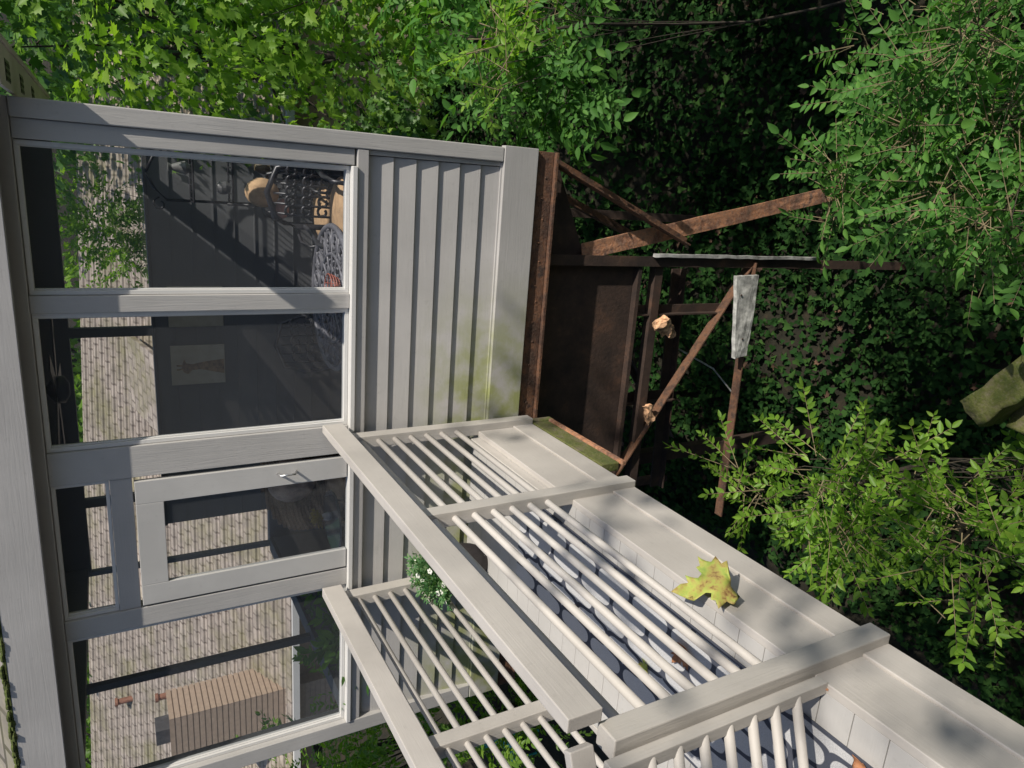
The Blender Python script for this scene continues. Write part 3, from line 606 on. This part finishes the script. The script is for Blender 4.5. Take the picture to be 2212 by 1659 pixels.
for i in range(14):
    a=i*2*math.pi/14; t.tube([(bx_+.02*math.cos(a),by_+.02*math.sin(a),bz),(bx_+.07*math.cos(a),by_+.07*math.sin(a),bz),(bx_+.10*math.cos(a),by_+.10*math.sin(a),bz+.065)],.004,5)
single(t.build('wire_basket',CORAL),'coral wire basket on the round iron table','basket')
t=thing('plant_stand','tall black wrought iron shelf stand against the back wall','shelf stand',(-.1,7.25,FZ))
fr=MB()
for sx in (-.34,.12):
    fr.tube([(sx,7.35,FZ),(sx,7.35,-.52),(sx+(.1 if sx<0 else -.1),7.35,-.42),(-.11,7.35,-.36)],.014,6); fr.tube([(sx,7.1,FZ),(sx,7.1,-1.0)],.014,6)
    scroll(fr,(sx+(-.04),7.35,-.46),.06,0,6,((1,0,0),(0,0,1)))
fr.build('frame',IRON,t,smooth_=True)
for z_ in (-.72,-1.05,-1.4,-1.8):
    s_=MB(); s_.tube([(-.34,7.1,z_),(.12,7.1,z_),(.12,7.35,z_),(-.34,7.35,z_)],.01,6,True)
    for i in range(8): s_.tube([(-.31+i*.058,7.1,z_),(-.31+i*.058,7.35,z_)],.005,5)
    s_.build('shelf',IRON,t)
q=MB(); q.lathe((-.05,7.2,-.71),[(.03,0),(.06,.04),(.04,.11),(.025,.15),(.04,.18)],16); single(q.build('ceramic_jar',plain('pale_ceramic',(.2,.2,.2),.4)),'pale ceramic jar on the top shelf of the iron stand','jar')
q=MB(); q.lathe((-.2,7.2,-1.04),[(.04,0),(.06,.04),(.06,.08),(.04,.11)],16); single(q.build('vase',plain('grey_vase',(.11,.11,.12),.4)),'round grey vase on the second shelf of the iron stand','vase')
q=MB(); q.lathe((.0,7.2,-1.39),[(.04,0),(.06,.05),(.045,.1),(.03,.13)],16); single(q.build('vase',plain('ochre_vase',(.16,.12,.06),.4)),'ochre vase on the third shelf of the iron stand','vase')
def picture(cx,label,flip):
    t=thing('wall_picture',label,'picture',(cx,yb-.02,-.98)); zc=-.74; y=yb-.035
    MB().box(cx-.2,cx+.2,y,y+.02,zc-.25,zc+.25).build('canvas',CANV,t,.003)
    s=-1 if flip else 1
    g=[(-.10,-.24),(-.045,-.02),(-.05,.06),(-.09,.10),(-.07,.135),(-.045,.15),(-.05,.20),(-.036,.20),(-.03,.155),(-.01,.155),(-.006,.2),(.008,.2),(.005,.15),(.06,.13),(.02,.11),(.01,.05),(.02,.0),(.03,-.06),(.05,-.24)]
    m=MB(); n=len(g); m.add([(cx+s*a,y-.003,zc+b) for a,b in g]+[(cx+s*a,y-.0005,zc+b) for a,b in g],[tuple(range(n)),tuple(range(n,2*n))[::-1]]); m.build('giraffe_figure',GIR,t)
picture(-1.95,'canvas picture of a giraffe hung on the back wall, left one',False)
picture(-1.36,'canvas picture of a giraffe partly hidden by the window post, right one',True)
t=thing('ceiling_fan','dark ceiling fan hanging inside the porch','fan',(-1.68,6,.3))
q=MB(); q.lathe((-1.68,6,.30),[(.05,0),(.1,.03),(.1,.1),(.03,.14),(.015,.33)],16); q.build('motor',IRON,t,smooth_=True)
for i in range(5):
    a=i*1.2566+.3; MB().bar((-1.68+.1*math.cos(a),6+.1*math.sin(a),.38),(-1.68+.55*math.cos(a),6+.55*math.sin(a),.38),.12,.01).build('blade',IRON,t)
t=thing('wicker_chair','round brown wicker tub chair seen through the door panel','chair',(-2.95,6.5,FZ))
q=MB(); 
for k in range(20):
    f=k/19; z=FZ+.40+.036*k; hw=.40*math.sqrt(max(0.05,1-max(0,(f-.45)/.56)**2))
    a0=math.pi/2-hw/.40*R(110); a1=math.pi/2+hw/.40*R(110)
    q.tube([(-2.95+.40*math.cos(a),6.5+.40*math.sin(a),z) for a in np.linspace(a0,a1,20)],.021,6)
q.build('backrest',WICK,t,smooth_=True)
q=MB(); q.lathe((-2.95,6.5,FZ),[(.28,0),(.3,.3),(.38,.38)],24); q.build('base',WICK,t,smooth_=True)
q=MB(); q.ell((-2.95,6.48,FZ+.46),(.3,.3,.07),20,8); q.build('cushion',TAN,t,smooth_=True)
q=MB(); q.ell((-2.93,6.66,FZ+.84),(.24,.1,.24),20,10); q.build('pillow',plain('striped_pillow',(.48,.34,.27),.9),t,smooth_=True)
t=thing('side_table','small round side table in front of the wicker chair','table',(-3.0,5.8,FZ))
q=MB(); q.lathe((-3.0,5.8,FZ+.66),[(.27,0),(.28,.01),(.27,.025)],28); q.build('tabletop',plain('smoked_glass',(.10,.105,.11),.1),t)
for i in range(3):
    a=i*2.094; MB().tube([(-3+.2*math.cos(a),5.8+.2*math.sin(a),FZ+.66),(-3+.12*math.cos(a),5.8+.12*math.sin(a),FZ+.3),(-3+.24*math.cos(a),5.8+.24*math.sin(a),FZ)],.012,6).build('leg',IRON,t)
t=thing('flower_vase','small vase of yellow flowers on the side table','vase',(-2.95,5.8,FZ+.686))
q=MB(); q.lathe((-2.95,5.8,FZ+.686),[(.03,0),(.04,.03),(.025,.08)],14); q.build('vase_body',plain('white_vase',(.4,.4,.4),.3),t,smooth_=True)
n=26; dd_=rng.normal(0,1,(n,3)); dd_[:,2]=abs(dd_[:,2])+.2; tc=np.tile([-2.95,5.8,FZ+.77],(n,1))
pos,Rl,sz=leaves_from_twigs(tc,dd_,np.full(n,.10),'opp',OVAL); leafmesh('blooms',OVAL,pos,Rl,sz*1.2,YEL,t)
t=thing('potted_palm','leafy potted plant inside the left corner of the porch','potted plant',(-3.55,5.0,FZ))
q=MB(); q.lathe((-3.55,5.0,FZ),[(.12,0),(.17,.3),(.18,.32)],20); q.build('pot',DARKW,t)
n=26; dd_=rng.normal(0,1,(n,3)); dd_[:,2]=abs(dd_[:,2])*.8+.3; tc=np.tile([-3.55,5.0,FZ+.5],(n,1))+dd_*.12
pos,Rl,sz=leaves_from_twigs(tc,dd_,np.full(n,.4),'opp',OVAL); leafmesh('foliage',OVAL,pos,Rl,sz*1.3,LEAF_M,t)
# ---------------------------------------------------------------- neighbouring house
H=thing('neighbour_house','neighbouring house with a long weathered shingle roof behind the porch','house',(-5,14.5,-5))
hx0,hx1=-17,3.4; ey=11.8; ez=-2.55; ry=18.2
def rzx(x): return .20+(3.4-x)*.055
r=MB(); rows=30
for k in range(rows):
    f0=k/rows; f1=(k+1)/rows; y0_=ey+(ry-ey)*f0; y1_=ey+(ry-ey)*f1
    zz=lambda x,f:ez+(rzx(x)-ez)*f
    r.add([(hx0,y0_,zz(hx0,f0)+.045),(hx1,y0_,zz(hx1,f0)+.045),(hx1,y1_,zz(hx1,f1)+.006),(hx0,y1_,zz(hx0,f1)+.006),(hx0,y0_,zz(hx0,f0)-.01),(hx1,y0_,zz(hx1,f0)-.01)],[(0,1,2,3),(4,5,1,0)])
r.add([(hx0,ry,rzx(hx0)),(hx1,ry,rzx(hx1)),(hx1,24,ez),(hx0,24,ez)],[(0,1,2,3)])
ro=r.build('roof',SHINL,H); uvproj(ro,0,1,.3*30/6.4)
MB().box(hx0+.4,hx1-.4,12.3,23.5,-6.5,ez+.1).build('wall',TANSID,H)
q=MB(); q.add([(hx1-.4,12.3,ez+.1),(hx1-.4,23.5,ez+.1),(hx1-.4,ry,rzx(hx1)-.05)],[(0,1,2)]); q.build('gable_wall',TANSID,H)
MB().box(hx0,hx1,ey-.1,ey-.01,ez-.1,ez+.02).build('gutter',WH,H)
ch=MB(); ch.box(-10.6,-9.6,12.0,12.8,-4.5,-.45)
for z_ in np.arange(-4.4,-.49,.10): ch.box(-10.62,-9.58,11.982,11.998,z_,z_+.08)
for z_ in np.arange(-4.4,-.49,.10): ch.box(-9.598,-9.582,11.98,12.82,z_,z_+.08)
ch.build('chimney_chase',TANSID,H)
MB().box(-10.25,-9.95,12.2,12.6,-.45,-.2).build('chimney_cap',plain('dark_metal_cap',(.07,.07,.075),.6),H)
do=MB(); do.box(-4.7,-3.5,13.3,15.2,-1.9,-.85); do.build('dormer',PX,H)
dr_=MB(); dr_.add([(-4.85,13.15,-.85),(-3.35,13.15,-.85),(-3.35,15.9,-.30),(-4.85,15.9,-.30),(-4.85,13.15,-.77),(-3.35,13.15,-.77),(-3.35,15.9,-.22),(-4.85,15.9,-.22)],[(0,3,2,1),(4,5,6,7),(0,1,5,4),(1,2,6,5),(2,3,7,6),(3,0,4,7)]); dr_=dr_.build('dormer_roof',SHINL,H); uvproj(dr_,0,1,1)
MB().box(-4.55,-3.65,13.27,13.298,-1.55,-1.0).build('dormer_window',IRON,H)
for vx,vy in ((-5.6,15.6),(-6.1,16.4),(-11.5,15.2),(-12.4,16.6)):
    zz_=ez+(vy-ey)/(ry-ey)*(rzx(vx)-ez); MB().lathe((vx,vy,zz_-.05),[(.07,0),(.07,.35),(.1,.36),(.1,.42)],12).build('vent_pipe',VENTM,H)
# main house behind the viewpoint
M=thing('main_house','grey clapboard main house at the near end of the walkway','house',(-3,-3.2,-7.6))
q=MB(); z=-7.6
while z<1.9: q.add([(-9,-1.624,z),(2.6,-1.624,z),(2.6,-1.604,z+.155),(-9,-1.604,z+.155),(-9,-1.60,z),(2.6,-1.60,z)],[(0,3,2,1),(4,0,1,5)]); z+=.155
q.box(-9,2.6,-6,-1.64,-7.8,2.0); q.build('wall',PIN,M)
q=MB(); q.add([(-9.4,-1.1,1.9),(3,-1.1,1.9),(3,-4,3.3),(-9.4,-4,3.3),(3,-6.6,1.9),(-9.4,-6.6,1.9)],[(0,1,2,3),(3,2,4,5)]); ro=q.build('roof',SHIN,M); uvproj(ro,0,1,1.1)
t=thing('garden_chair','teal garden chair on the ground past the left end of the porch','chair',(-8.7,8.2,G(-8.7,8.2)))
q=MB(); gzz=G(-8.7,8.2); q.box(-8.95,-8.45,7.95,8.45,gzz+.4,gzz+.45); q.build('seat',TEAL,t,.02)
q=MB(); q.box(-8.95,-8.45,8.42,8.46,gzz+.45,gzz+.95); q.build('backrest',TEAL,t,.02)
for a in (-8.92,-8.48):
    for b in (7.98,8.42): MB().tube([(a,b,gzz),(a,b,gzz+.4)],.02,6).build('leg',TEAL,t)
